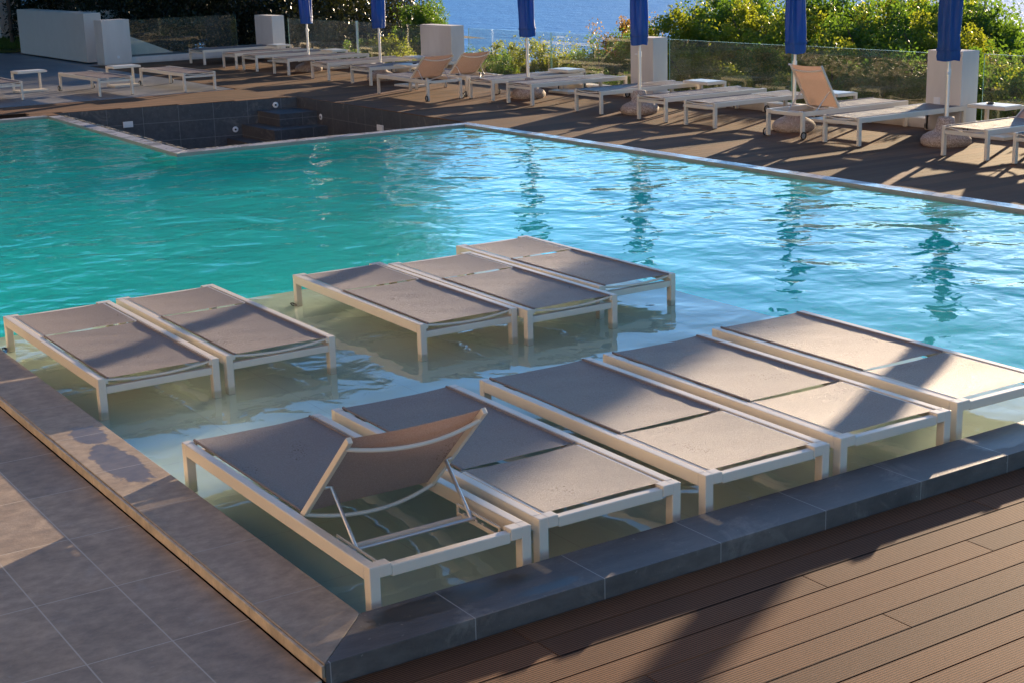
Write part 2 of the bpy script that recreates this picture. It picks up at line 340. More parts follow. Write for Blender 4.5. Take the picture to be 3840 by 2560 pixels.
# pool shell
bm = MB(); DZ = -1.35
bm.add([(.1, .1, DZ), (9.5, .1, DZ), (9.5, 20.5, DZ), (.1, 20.5, DZ)], [(0, 1, 2, 3)])
def wallq(a, b, z0, z1, mi=0): bm.add([(a[0], a[1], z0), (b[0], b[1], z0), (b[0], b[1], z1), (a[0], a[1], z1)], [(0, 1, 2, 3)], mi)
ring = [(.302, .302), (9.237, .302), (9.237, 14.017), (4.897, 14.017), (5.077, 20.097), (.302, 20.097)]
for i in range(6): wallq(ring[i], ring[(i+1) % 6], DZ, -.17); wallq(ring[i], ring[(i+1) % 6], -.17, -.03, 1)
M['waterline'] = paint('waterline band', (.32, .285, .25), .5)
S('pool_shell', bm, [M['pool'], M['waterline']])
SHZ = -.212
bm = MB(); bm.box(.302, 4.93, .302, 5.93, DZ+.01, SHZ); S('pool_shelf', bm, M['shelf'], .006)
# kerb along the near deck and the coping along the left terrace
bm = MB(); bm.prism([(0, 0), (9.6, 0), (9.6, .3), (.3, .3)], -.3, 0); S('pool_kerb', bm, M['coping'], .002)
bm = MB(); bm.prism([(0, .004), (.296, .3), (.296, 21), (0, 21)], -.3, -.0005); S('pool_coping', bm, M['coping_left'], .002)
bm = MB(); bm.box(-.014, -.001, 0, 21, -.052, -.006); S('coping_trim', bm, M['trim'], .003)
bm = MB(); bm.box(-.03, .0, -.001, 21, -.2, -.070); S('coping_gap', bm, M['under'])
bm = MB(); bm.box(-11.9, -.0165, -.0, 22.5, -.2, -.058); S('terrace', bm, M['terrace'], .002)
# near deck of grooved boards, running along the kerb
bm = MB()
for k in range(36):
    y1 = -.006-k*.1475; y0 = y1-.1425; x = -9-random.random()*2.4; joints = {0: .776, 1: 3.19, 2: 1.99, 3: 2.8, 4: .95, 5: 1.98, 6: 2.9}
    first = joints.get(k, random.uniform(.5, 3))
    xs = [first-2.4*j for j in range(6, 0, -1)]+[first+2.4*j for j in range(0, 6)]
    for a, b in zip(xs[:-1], xs[1:]): bm.box(a+.0015, b-.0015, y0, y1, -.11, -.085)
S('near_deck', bm, M['deck_near'], .002)
bm = MB(); bm.box(-12, 17, -8, -.004, -.4, -.112); S('near_deck_substructure', bm, M['under'])
# overflow gutter along the right edge, strips between pool and basin
bm = MB(); bm.box(9.24, 9.41, -.0, 14.02, -.3, -.03)
bm.prism([(4.9, 14.02), (9.41, 14.02), (9.41, 14.22), (5.1, 14.25)], -1.6, -.031)
bm.prism([(4.9, 14.02), (5.1, 14.25), (5.27, 20.1), (5.08, 20.1)], -1.6, -.0305)
bm.box(.3, 5.08, 20.1, 20.3, -.3, -.03); S('overflow_gutter', bm, M['mosaic'])
bm = MB(); bm.prism([(5.1, 14.25), (5.2, 14.36), (5.36, 20.1), (5.27, 20.1)], -1.6, -.034); bm.prism([(5.1, 14.253), (7.6, 14.238), (7.6, 14.32), (5.2, 14.36)], -1.6, -.036)
S('overflow_edge', bm, M['pebble'])
# dry basin
bm = MB(); BZ = -1.05
bm.add([(5.2, 14.2, BZ), (9.7, 14.2, BZ), (9.7, 21, BZ), (5.2, 21, BZ)], [(0, 1, 2, 3)])
bm.add([(5.36, 20.72, BZ), (9.49, 20.1, BZ), (9.49, 20.1, -.052), (5.36, 20.72, -.052)], [(0, 1, 2, 3)])
bm.add([(9.49, 20.1, BZ), (9.43, 14.0, BZ), (9.43, 14.0, -.052), (9.49, 20.1, -.052)], [(0, 1, 2, 3)], 1)
bm.add([(5.36, 20.72, BZ), (5.36, 20.1, BZ), (5.36, 20.1, -.052), (5.36, 20.72, -.052)], [(0, 3, 2, 1)])
S('basin', bm, [M['basin'], M['basin_side']])
bm = MB()
bm.box(8.77, 9.487, 19.3, 20.2, BZ, -.24); bm.box(8.48, 9.4865, 18.9, 20.3, BZ, -.46); bm.box(8.2, 9.486, 18.5, 20.4, BZ, -.68)
S('basin_steps', bm, M['basin'], .004)
# flush slab coloured as slot shade, beside the far end of the pool
bm = MB(); bm.prism([(2.0, 20.32), (4.93, 20.32), (4.99, 21.1), (2.0, 21.5)], -.12, -.052); S('slot_shade', bm, M['under'])
# far deck, boards along X
bm = MB(); k = 0
def board_row(xa, xb, y0, y1, z=-.05):
    x = xa-random.random()*1.2
    while x < xb:
        a = max(x, xa); b = min(x+random.choice((2.4, 3.0, 3.6)), xb)
        if b-a > .05: bm.box(a+.001, b-.001, y0, y1, z-.03, z)
        x = b if b > x else xb
y = -2.0
while y < 31.2:
    y1 = y+.142
    if y1 < 14.0: board_row(9.425, 13.42, y, y1)
    elif y1 < 20.1: board_row(9.50, 13.42, y, y1)
    elif y1 < 22.55:
        xl = 9.50 if y1 < 20.15 else max(2.0, 9.49-(y-20.1)/(20.72-20.1)*4.13 if y < 20.72 else 2.0)
        if y < 21.12: xl = max(xl, 5.36) if y < 20.72 else 5.0
        board_row(xl, 13.42, y, y1)
        if 20.3 < y < 20.96 and xl > 5.3: board_row(4.92, 5.355, y, y1)
    else: board_row(9.42, 13.42, y, y1)
    y += .1455
S('far_deck', bm, M['deck_far'], 0)
bm = MB(); bm.box(9.5, 13.45, 14.0, 31.5, -.2, -.082); bm.box(9.42, 13.45, -2, 13.99, -.2, -.082); bm.box(1.5, 9.45, 20.98, 22.56, -.2, -.082); S('far_deck_substructure', bm, M['under'])
bm = MB(); bm.prism([(-6, 22.56), (9.36, 22.56), (9.42, 25.3), (9.42, 46), (-6, 46)], -.3, -.052); S('upper_terrace', bm, M['back_tile'])
bm = MB(); bm.prism([(9.42, 31.35), (13.3, 31.35), (13.3, 46), (9.42, 46)], -.3, -.1); S('lower_court', bm, M['back_tile'])
# land: one sheet from the terrace edge down to the sea, then the sea
bm = MB(); g = []
xs = [13.66, 15, 18, 24, 32, 45, 60, 80]; zs = [-.35, -.7, -1.3, -2.6, -5, -9.5, -14, -16.5]; ys = [-60, -30, -10, 0, 8, 16, 24, 31, 45, 60, 90]
for j, yy in enumerate(ys):
    for i, xx in enumerate(xs): bm.v.append((xx, yy, zs[i]+.5*math.sin(xx*.3+yy*.21)*(i > 1)))
n = len(xs)
for j in range(len(ys)-1):
    for i in range(n-1): bm.f.append((j*n+i, j*n+i+1, (j+1)*n+i+1, (j+1)*n+i)); bm.m.append(0); bm.sm.append(True)
S('slope', bm, M['soil'])
bm = MB(); bm.add([(-70, 46, -.12), (13.66, 46, -.12), (30, 46, -1.0), (40, 90, -1.2), (-70, 90, 1)], [(0, 1, 2, 3, 4)]); bm.add([(-70, -60, -2.0), (13.66, -60, -2.0), (13.66, 46, -2.0), (-70, 46, -2.0)], [(0, 1, 2, 3)])
S('ground', bm, M['soil'])
bm = MB(); bm.add([(-3000, -3000, -15.5), (5000, -3000, -15.5), (5000, 5000, -15.5), (-3000, 5000, -15.5)], [(0, 1, 2, 3)]); S('sea', bm, M['sea'])
bm = MB(); bm.prism([(2, 39.4), (13.2, 39.4), (13.2, 45.9), (2, 45.9)], -.08, .0); S('lawn', bm, M['lawn'])

# ------------------------------------------------------------------ walls, pillars, glass
def pillar(x0, x1, y0, y1, z1, label, group='white fence pillars', plates=()):
    o = MB().box(x0, x1, y0, y1, -.06, z1).build('pillar', M['plaster_dirty'], None, .006); tag(o, label, 'pillar', group)
    for p in plates: p(o)
    return o
def plate_on_x(y, z, w_, h_, x, par): MB().box(x-.012, x-.0, y-w_/2, y+w_/2, z-h_/2, z+h_/2).build('cover_plate', M['white_plastic'], par, .003)
pillar(13.30, 13.62, 8.55, 9.12, .975, 'white fence pillar at the right with a square cover plate', plates=(lambda o: plate_on_x(8.93, .33, .1, .1, 13.3, o),))
pillar(13.30, 13.60, 14.79, 15.38, .94, 'white fence pillar behind the fourth blue umbrella from the left')
pillar(13.30, 13.60, 21.05, 22.24, .965, 'wide white fence pillar behind the two pale reclined loungers')
pillar(13.30, 13.62, 29.3, 30.3, .985, 'white fence pillar at the far corner behind the back row of loungers')
p1 = pillar(9.78, 10.46, 31.2, 31.75, 1.0, 'white pillar at the end of the left terrace wall with a round socket')
t_ = MB().tube([(10.12, 31.2, .13), (10.12, 31.18, .13)], .035, 16).build('socket', M['white_plastic'], p1)
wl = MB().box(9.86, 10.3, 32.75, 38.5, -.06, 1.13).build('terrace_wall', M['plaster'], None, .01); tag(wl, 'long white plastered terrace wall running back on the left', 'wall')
lw = MB().box(13.42, 13.66, -2, 31.0, -.4, .075).build('low_wall', M['plaster_dirty'], None, .008); tag(lw, 'low white plinth wall under the glass fence beside the deck', 'wall')
lw2 = MB().box(10.47, 13.3, 31.3, 31.52, -.4, .10).build('low_wall', M['plaster_dirty'], None, .008); tag(lw2, 'low white plinth wall at the back between terrace wall and corner pillar', 'wall')
sw = MB(); sw.add([(10.62, 32.2, .1), (11.9, 32.2, .1), (10.62, 32.2, .62), (10.62, 32.35, .1), (11.9, 32.35, .1), (10.62, 32.35, .62)], [(0, 1, 2), (5, 4, 3), (0, 3, 4, 1), (1, 4, 5, 2), (2, 5, 3, 0)])
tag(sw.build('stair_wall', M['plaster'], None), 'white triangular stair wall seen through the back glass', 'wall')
def panel_y(y0, y1, z1, label):
    m = MB(); m.box(13.53, 13.542, y0, y1, .06, z1); m.m = [0, 1, 1, 1, 0, 0]; o = m.build('glass_panel', [M['glass'], M['glass_edge']]); return tag(o, label, 'glass panel', 'clear panels of the glass fence')
panel_y(25.40, 28.9, .93, 'clear fence pane left of the leaning slit post, behind the far loungers')
panel_y(22.30, 25.37, .93, 'clear fence pane just left of the wide pillar, behind the first two umbrellas')
panel_y(18.0, 20.78, .92, 'clear fence pane right of the wide pillar with sea and shrubs behind')
panel_y(15.44, 17.97, .92, 'clear fence pane left of the fourth umbrella reflecting a lounger frame')
panel_y(11.86, 14.66, .915, 'clear fence pane between the fourth and fifth umbrellas')
panel_y(9.16, 11.83, .92, 'clear fence pane behind the upright orange lounger back')
panel_y(5.4, 8.40, .94, 'clear fence pane at the right edge behind the small table')
m = MB(); m.box(10.5, 13.28, 31.40, 31.412, .09, .98); m.m = [0, 1, 0, 0, 1, 1]; tag(m.build('glass_panel', [M['glass'], M['glass_edge']]), 'dark wide glass pane at the back beside the far corner pillar', 'glass panel', 'clear panels of the glass fence')
for yy, zz, lb in ((25.385, .95, 'thin metal post between two panes of the back fence'),):
    o = MB().box(13.5, 13.55, yy-.012, yy+.012, .07, zz).build('fence_post', M['alu']); tag(o, lb, 'post')
# off-frame hotel added to bounce warm light; shows in the fence glass
hr = empty('bounce_hotel', (-12, 0, 0)); m = MB(); m.box(-8, 0, -14, 34, -2, 11.5); m.box(-8.2, .25, -14.2, 34.2, 11.5, 11.8); m.build('wall', M['ochre'], hr)
for fl in range(3):
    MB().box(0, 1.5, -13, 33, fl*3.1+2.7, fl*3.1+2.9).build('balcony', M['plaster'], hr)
    for k in range(12): MB().box(-.0, .02, -12+k*3.8, -10+k*3.8, fl*3.1+.1, fl*3.1+2.3).build('window', M['window'], hr)
tag(hr, 'off frame three storey hotel added to bounce warm light, seen only as a reflection', 'hotel')
# things beyond the terrace wall at upper left
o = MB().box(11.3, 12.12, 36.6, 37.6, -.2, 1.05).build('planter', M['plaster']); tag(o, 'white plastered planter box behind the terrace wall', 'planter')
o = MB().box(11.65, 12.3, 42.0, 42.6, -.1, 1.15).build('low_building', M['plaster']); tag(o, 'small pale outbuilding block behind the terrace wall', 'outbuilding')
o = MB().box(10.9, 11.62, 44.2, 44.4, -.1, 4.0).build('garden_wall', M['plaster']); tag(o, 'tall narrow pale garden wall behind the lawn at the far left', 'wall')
# low white furniture seen through the glass pane at the back
# fittings in the basin
def round_fit(p, n, label):
    p = Vector(p); n = Vector(n).normalized(); r_ = empty('pool_nozzle', p); q = n.to_track_quat('Z', 'Y').to_matrix().to_4x4()
    m = MB(); m.lathe([(.052, 0), (.052, .006), (.045, .012), (.02, .012)], 24); o = m.build('flange', M['white_plastic'], r_); o.matrix_local = q
    m = MB(); m.lathe([(.018, .0125), (.018, .018), (.001, .018)], 16); o = m.build('jet', M['black'], r_); o.matrix_local = q
    tag(r_, label, 'pool nozzle', 'round white nozzles in the basin walls')
bn = (-.147, -.989, 0)
def by(x): return 20.72-(x-5.36)/4.13*.62
round_fit((8.36, by(8.36)-.004, -.54), bn, 'round white nozzle low on the back wall of the dark basin')
round_fit((9.10, by(9.10)-.004, -.165), bn, 'round white nozzle above the top basin step')
round_fit((9.478, 19.15, -.33), (-1, 0, 0), 'round white nozzle on the right basin wall beside the steps')
def plate(x0, x1, y0, y1, z0, z1, label): tag(MB().box(x0, x1, y0, y1, z0, z1).build('skimmer_plate', M['white_plastic'], None, .004), label, 'skimmer plate', 'white plates in the basin walls')
plate(6.45, 6.62, by(6.53)-.03, by(6.53)-.002, -.37, -.27, 'wide white plate on the back wall of the dark basin')
plate(9.43, 9.452, 16.85, 17.05, -.385, -.29, 'white plate on the right wall of the dark basin')

# ------------------------------------------------------------------ sun loungers
LL, LW, LH = 1.92, .372, .347
def make_lounger(angle):
    root = empty('sun_lounger', (0, 0, 0)); fr = M['frame']; rw = .043
    for s in (-1, 1):
        m = MB()
        a, b = sorted((s*LW, s*(LW-rw))); m.box(.0505, LL-.0505, a, b, LH-.062, LH-.0005)
        a, b = sorted((s*(LW-rw), s*(LW-rw-.055))); m.box(LL-.058, LL-.0, a, b, LH-.05, LH)     # head corner block
        a, b = sorted((s*(LW-rw), s*(LW-rw-.02))); m.box(.004, .03, a, b, LH-.034, LH-.006)
        m.build('side_frame', fr, root, .004)
    for s in (-1, 1):
        a, b = sorted((s*LW, s*(LW-.046)))
        MB().box(.0, .05, a, b, .006, LH).build('leg', fr, root, .004); MB().box(LL-.05, LL, a, b, .006, LH).build('leg', fr, root, .004)
        for x_ in (.004, LL-.046): MB().box(x_, x_+.042, a+.003, b-.003, 0, .007).build('foot_pad', M['rubber'], root)
        MB().tube([(.03, s*(LW-rw-.0205), LH-.02), (.03, s*(LW-rw-.0245), LH-.02)], .006, 10).build('bolt', M['hub'], root)
    c = LW-.046
    MB().box(.004, .042, -c, c, LH-.092, LH-.05).build('cross_bar', fr, root, .004)
    c = LW-rw-.0555
    MB().box(LL-.042, LL-.002, -c, c, LH-.058, LH-.012).build('cross_bar', fr, root, .004)
    # seat sling with a rolled seam on either side
    hx = LL-.70; iw = LW-rw-.008
    def sheet(x0, x1, nx, sag, M4=None, thick=.0025, wv=1.0):
        m = MB(); ny = 16; vs = []
        for i in range(nx+1):
            for j in range(ny+1):
                u = i/nx; v = j/ny; y = (v*2-1)*(iw-.018); x = x0+(x1-x0)*u
                e = min(1, min(u, 1-u)*9)
                z = -sag*(1-(v*2-1)**2)*(.35+.65*e)+wv*.0022*math.sin(x*23+1.3*math.sin(v*5))*(1-abs(v*2-1))
                if u in (0, 1): x += (.012 if u == 0 else -.012)*(1-(v*2-1)**2)
                p = Vector((x, y, z)); vs.append(M4 @ p if M4 else p)
        fs = [(i*(ny+1)+j, i*(ny+1)+j+1, (i+1)*(ny+1)+j+1, (i+1)*(ny+1)+j) for i in range(nx) for j in range(ny)]
        m.add(vs, fs, 0, True); return m
    T = Matrix.Translation((0, 0, LH-.002))
    st = sheet(.012, hx-.02, 24, .009, T).build('seat_sling', M['sling'], root)
    for s in (-1, 1): MB().tube([(.012, s*(iw-.012), LH-.001), (hx-.022, s*(iw-.012), LH-.001)], .007, 8).build('seam', M['sling'], st)
    for xx in ((.018, hx-.03) if angle < .1 else (.018,)): MB().tube([(xx, (v*2-1)*(iw-.01), LH-.014-.022*(1-(v*2-1)**2)) for v in [k/10 for k in range(11)]], .0085, 8).build('seat_tube', fr, root)
    # backrest, hinged at hx
    A = Matrix.Translation((hx, 0, LH-.014)) @ Matrix.Rotation(-angle, 4, 'Y'); up = .0
    br = empty('backrest', (0, 0, 0)); br.parent = root; bl = .655
    off = .012
    for s in (-1, 1):
        m = MB(); a, b = sorted((s*(iw-.0), s*(iw-.022)))
        if angle > .1: m.box(-.01, bl, a, b, -.014, .014, 0, A)
        else: m.box(.0, bl, a, b, -.012, .010, 0, A)
        m.build('back_rail', fr, br, .003)
    sheet(.0, bl-.01, 16, .012, A @ Matrix.Translation((0, 0, off)), wv=.6).build('back_sling', M['sling'], br)
    if angle > .1:
        for xx, dp in ((.02, .055), (bl-.06, .05)): MB().tube([A @ Vector((xx, (v*2-1)*(iw-.01), -.008-dp*(1-(v*2-1)**2))) for v in [k/12 for k in range(13)]], .0095, 8).build('curved_tube', fr, br)
        # prop struts, slotted racks and floor tube
        pz = LH-.045; px = hx+.40
        m = MB(); y_ = iw-.05
        for s in (-1, 1):
            top = A @ Vector((.27, s*(iw-.02), -.012)); top2 = A @ Vector((.27, s*y_, -.016))
            m.tube([top, top2, Vector((px, s*y_, pz))], .0085, 8)
        m.tube([(px, -y_-.02, pz), (px, y_+.02, pz)], .008, 8)
        m.build('prop_strut', M['alu'], root)
        MB().tube([(px-.10, -iw, pz-.03), (px-.10, iw, pz-.03)], .013, 8).build('rest_tube', fr, root)
        for s in (-1, 1):
            m = MB(); a, b = sorted((s*(y_+.012), s*(y_+.018)))
            m.box(px-.14, px+.20, a, b, pz-.032, pz-.012); m.box(px-.14, px+.20, a, b, pz+.012, pz+.024); m.box(px-.14, px-.126, a, b, pz-.012, pz+.012); m.box(px+.186, px+.20, a, b, pz-.012, pz+.012)
            for k in range(4): m.box(px-.09+k*.05, px-.08+k*.05, a, b, pz-.012, pz-.002)
            m.build('slotted_rack', fr, root, .001)
    else:
        m = MB(); m.tube([(hx+.012, (v*2-1)*(iw-.01), LH-.018-.03*(1-(v*2-1)**2)) for v in [k/10 for k in range(11)]], .0085, 8); m.build('curved_tube', fr, br)
    for s in (-1, 1):
        wc = Vector((LL-.012, s*(LW+.014), .05)); whe = empty('wheel', (0, 0, 0)); whe.parent = root
        m = MB(); n = 28; vs = []
        prof = [(.036, -.009), (.045, -.010), (.05, -.005), (.05, .005), (.045, .010), (.036, .009)]
        for k in range(n):
            a = 2*math.pi*k/n
            for r_, o_ in prof: vs.append((wc.x+r_*math.cos(a), wc.y+o_, wc.z+r_*math.sin(a)))
        P_ = len(prof); m.add(vs, [(k*P_+i, ((k+1) % n)*P_+i, ((k+1) % n)*P_+(i+1) % P_, k*P_+(i+1) % P_) for k in range(n) for i in range(P_)], 0, True)
        m.build('tyre', M['rubber'], whe)
        m = MB()
        for k in range(5):
            a = 2*math.pi*k/5+.3; m.tube([(wc.x+.008*math.cos(a), wc.y, wc.z+.008*math.sin(a)), (wc.x+.037*math.cos(a), wc.y, wc.z+.037*math.sin(a))], .005, 6)
        m.tube([(wc.x, wc.y-s*.022, wc.z), (wc.x, wc.y+s*.011, wc.z)], .01, 12); m.build('rim', M['hub'], whe)
    return root
protos = {}
GP = 'sun loungers standing in the shallow water'; GD = 'sun loungers along the glass fence'; GT = 'sun loungers on the left tiled terrace'
def lounger(x, y, z, heading, label, group, ang=0, sy=1.0, sx=1.0):
    if ang not in protos: protos[ang] = o = make_lounger(R(ang))
    else: o = copy_tree(protos[ang])
    o.location = (x, y, z); o.rotation_euler = (0, 0, R(heading)); o.scale = (sx, sy, 1); return tag(o, label, 'sun lounger', group)
PZ = .135-LH
# front row, heads towards the kerb
lounger(.750, 2.285, PZ, -90, 'taupe and cream lounger in the shallow water with its backrest propped up', GP, 44)
lounger(1.570, 2.305, PZ, -90.6, 'flat lounger in the water directly right of the one with the raised back', GP)
lounger(2.460, 2.285, PZ, -91, 'flat front lounger in the water with rain drops, middle of the kerb row', GP)
lounger(3.300, 2.285, PZ, -91.3, 'flat lounger by the kerb, fourth of its row, crossed by a dark shadow band', GP)
lounger(4.160, 2.33, PZ, -91.3, 'flat lounger at the right end of the kerb row beside the deep water', GP)
lounger(.775, 3.63, PZ, 90, 'flat lounger in the water nearest the left coping, second row', GP, sy=.97)
lounger(1.545, 3.65, PZ, 90, 'flat lounger touching the right side of the one by the left coping', GP, sy=.96)
lounger(2.810, 3.55, PZ, 89, 'leftmost of the three joined loungers at the edge of the deep water', GP, sy=.97)
lounger(3.545, 3.44, PZ, 89, 'middle one of the three joined loungers at the edge of the deep water', GP, sy=.97)
lounger(4.290, 3.70, PZ, 89.5, 'rightmost and farthest of the three joined loungers in the shallow water', GP, sy=.9)
# deck row, feet towards the pool
for (yf, yn, lb) in ((30.0, 29.1, 'blue topped flat lounger at the very back corner, farthest on the deck'), (28.0, 27.25, 'second lounger from the far corner of the deck'), (26.9, 26.15, 'third lounger from the far corner of the deck'),
                     (25.3, 24.55, 'flat lounger just left of the leftmost umbrella base'), (23.47, 22.70, 'flat lounger between the first two umbrellas from the left'), (21.75, 20.95, 'flat bluish lounger in front of the second umbrella pole'),
                     (17.43, 16.69, 'flat lounger with a drinking glass on its corner'), (16.27, 15.53, 'flat lounger at the third umbrella, right of the one with the glass'), (14.37, 13.70, 'flat lounger half bluish half white before the fourth pillar'),
                     (12.83, 12.18, 'flat lounger right of the fourth umbrella base'), (11.78, 11.13, 'flat lounger left of the one with the upright orange back'), (9.10, 8.49, 'flat lounger with a lit streak and blue head, right of the upright one')):
    lounger(11.43, (yf+yn)/2, -.05, 0, lb, GD, sy=(yf-yn)/.744)
lounger(11.53, 6.98, -.05, 0, 'sunlit lounger at the right edge with its backrest partly raised', GD, 35, sy=.88)
lounger(11.56, 6.00, -.05, 0, 'lounger cut off by the right picture edge, nearest on the deck', GD, sy=.9)
lounger(13.36, 9.80, -.05, 180, 'turned lounger with a steep sunlit orange backrest', GD, 59, sy=.90)
lounger(11.09, 19.42, -.05, -92.5, 'front one of two angled loungers with brown raised backs', GD, 37, sy=.9)
lounger(11.95, 19.60, -.05, -92.5, 'rear one of two angled loungers with brown raised backs, by the wide pillar', GD, 37.2 if 0 else 37, sy=.85)
lounger(5.35, 23.55, -.05, 92, 'lounger cut off by the left picture edge on the tiled terrace', GT, sy=.9)
lounger(7.22, 22.98, -.05, 92.3, 'middle lounger on the left tiled terrace, between two small tables', GT, sy=.9, sx=1.1)
lounger(8.74, 22.68, -.05, 91.5, 'right lounger on the left tiled terrace next to the wooden deck', GT, sy=.87, sx=1.15)

# ------------------------------------------------------------------ side tables
def make_table():
    root = empty('side_table', (0, 0, 0)); fr = M['frame']; H = .41; a, b = .19, .29
    m = MB(); m.box(-a, a, -b, b, H-.045, H-.006); m.build('table_top', fr, root, .004)
    MB().box(-a+.03, a-.03, -b+.03, b-.03, H-.0055, H+.001).build('top_panel', M['white_plastic'], root, .001)
    for s in (-1, 1): MB().box(a-.045, a-.002, s*b-.04*(s > 0), s*b+.04*(s < 0), .0405, H-.0455).build('leg', fr, root, .003)
    m = MB(); m.box(-a, a, -b, b, .0, .04); m.build('base', fr, root, .004); return root
tb0 = None
GTb = 'small white side tables beside the loungers'
for i, (x, y, rz, lb) in enumerate(((13.10, 28.55, 0, 'small white side table at the far corner pillar'), (13.05, 25.6, 0, 'small white side table behind the leftmost umbrella pole'), (13.08, 22.0, 0, 'side table in front of the wide white pillar'),
        (11.95, 20.3, 6, 'side table with a small dark object, left of the brown raised back'), (13.15, 16.98, 0, 'white side table behind the third umbrella by the fence'), (13.15, 13.35, 0, 'bright topped white side table right of the fourth pillar'),
        (13.12, 10.62, 0, 'side table half hidden behind the upright orange back'), (13.25, 7.95, 0, 'side table with an ashtray right of the rightmost pillar'),
        (6.32, 25.35, 95, 'shaded side table on the left tiled terrace near the picture edge'), (8.08, 25.0, 95, 'side table between the two right loungers on the tiled terrace'))):
    if tb0 is None: o = tb0 = make_table()
    else: o = copy_tree(tb0)
    o.location = (x, y, -.05); o.rotation_euler = (0, 0, R(rz)); tag(o, lb, 'side table', GTb)

# ------------------------------------------------------------------ umbrellas
def make_umbrella(seed):
    rnd = random.Random(seed); root = empty('closed_umbrella', (0, 0, 0))
    ph = rnd.random()*6
    m = MB(); m.lathe([(.26, .0), (.285, .03), (.29, .075), (.26, .12), (.20, .155), (.135, .18), (.115, .24), (.10, .30), (.095, .335), (.03, .345)], 40, wob=lambda a, z, i: 1+(.035*math.sin(2*a+ph)+.02*math.sin(5*a+z*9)) * (z < .2)+.012*math.sin(9*a+z*30))
    m.build('stone_base', M['granite'], root)
    m = MB(); m.tube([(0, 0, .34), (0, 0, .86)], .026, 16); m.tube([(0, 0, .85), (0, 0, 2.42)], .021, 16); m.build('pole', M['alu'], root)
    m = MB(); m.tube([(0, 0, .83), (0, 0, .91)], .031, 16); m.tube([(0, .0, .865), (.0, -.062, .865)], .009, 8); m.lathe([(.016, .855), (.02, .865), (.016, .875)], 12, (0, -.07)); m.build('collar', M['alu'], root)
    n = 56; prof = []
    for i in range(30):
        u = i/29; z = 1.02+u*1.40; r = .128-.02*math.sin(u*3.1)*0-.035*u**1.5
        if u > .93: r *= (1-u)/.07*.75+.25
        if i == 0: r = .118
        prof.append((r, z))
    folds = [(rnd.uniform(0, 6.28), rnd.choice((3, 4, 5, 7))) for _ in range(4)]
    def wob(a, z, i):
        q = 1
        for p_, k in folds: q += .075*math.sin(k*a+p_+1.5*math.sin(z*2.3+p_))
        q += .025*math.sin(13*a+5*z)
        if i < 3: q *= 1.03-.02*i
        return q
    m = MB(); m.lathe(prof, n, wob=wob, cap=False)
    m.add([v for v in m.v[-n:]], [tuple(range(n))])
    for k in range(n):       # ragged hem
        x, y, z = m.v[k]; m.v[k] = (x, y, z-.018*abs(math.sin(1.5*2*math.pi*k/n+ph)))
    c = m.build('cover', M['vinyl'], root)
    for z_ in (1.14, 1.78): MB().lathe([(.135-.03*((z_-1)/1.4)**1.5, z_-.016), (.138-.03*((z_-1)/1.4)**1.5, z_), (.135-.03*((z_-1)/1.4)**1.5, z_+.016)], 40, wob=lambda a, z, i: wob(a, z_, 9), cap=False).build('strap', M['vinyl'], c)
    MB().lathe([(.02, 2.42), (.03, 2.44), (.022, 2.47), (.002, 2.49)], 16).build('finial', M['alu'], root)
    return root
ub = [make_umbrella(3), None]
GU = 'closed blue umbrellas along the deck'
for i, (x, y, dz, rz, lb) in enumerate(((12.29, 25.33, .12, 0, 'closed blue umbrella farthest away, leftmost of the row'), (12.21, 21.96, .0, 1, 'second closed blue umbrella from the left, before the dark trees'),
        (12.17, 16.73, 0, 2.1, 'third closed blue umbrella, standing against the open sea'), (11.97, 13.45, 0, 3.3, 'fourth closed blue umbrella, in front of a white pillar'),
        (12.07, 10.28, 0, 4.2, 'fifth closed blue umbrella, behind the upright orange lounger back'), (12.29, 7.90, 0, 5.3, 'rightmost closed blue umbrella, in front of the right pillar'),
        (12.1, 5.35, 0, 2.6, 'closed blue umbrella just outside the right picture edge'))):
    o = ub[0] if i == 0 else copy_tree(ub[0])
    o.location = (x, y, -.05); o.rotation_euler = (0, 0, rz); tag(o, lb, 'umbrella', GU)

# ------------------------------------------------------------------ small things
r_ = MB(); r_.lathe([(.026, 0), (.03, .002), (.036, .085), (.0345, .085), (.028, .008), (.001, .008)], 24, cap=False)
o = r_.build('drinking_glass', M['tumbler']); o.location = (11.60, 17.28, -.05+LH+.001); tag(o, 'clear tumbler standing on the corner of a flat lounger', 'drinking glass')
o = MB().box(-.07, .07, -.04, .04, 0, .03).build('folded_towel', M['white_plastic'], None, .012); o.location = (12.35, 17.35, -.05); o.rotation_euler = (0, 0, .4); tag(o, 'small folded white cloth under the lounger with the glass', 'cloth')
r_ = MB(); r_.lathe([(.03, 0), (.045, .006), (.048, .022), (.042, .022), (.036, .008), (.001, .008)], 24, cap=False); o = r_.build('ashtray', M['black']); o.location = (13.2, 8.0, .3615); tag(o, 'dark ashtray on the white side table at the right', 'ashtray')
o = MB().box(-.035, .035, -.02, .02, 0, .02).build('lighter', M['black'], None, .004); o.location = (11.98, 20.2, .3615); tag(o, 'small dark object on the side table by the brown raised back', 'lighter')

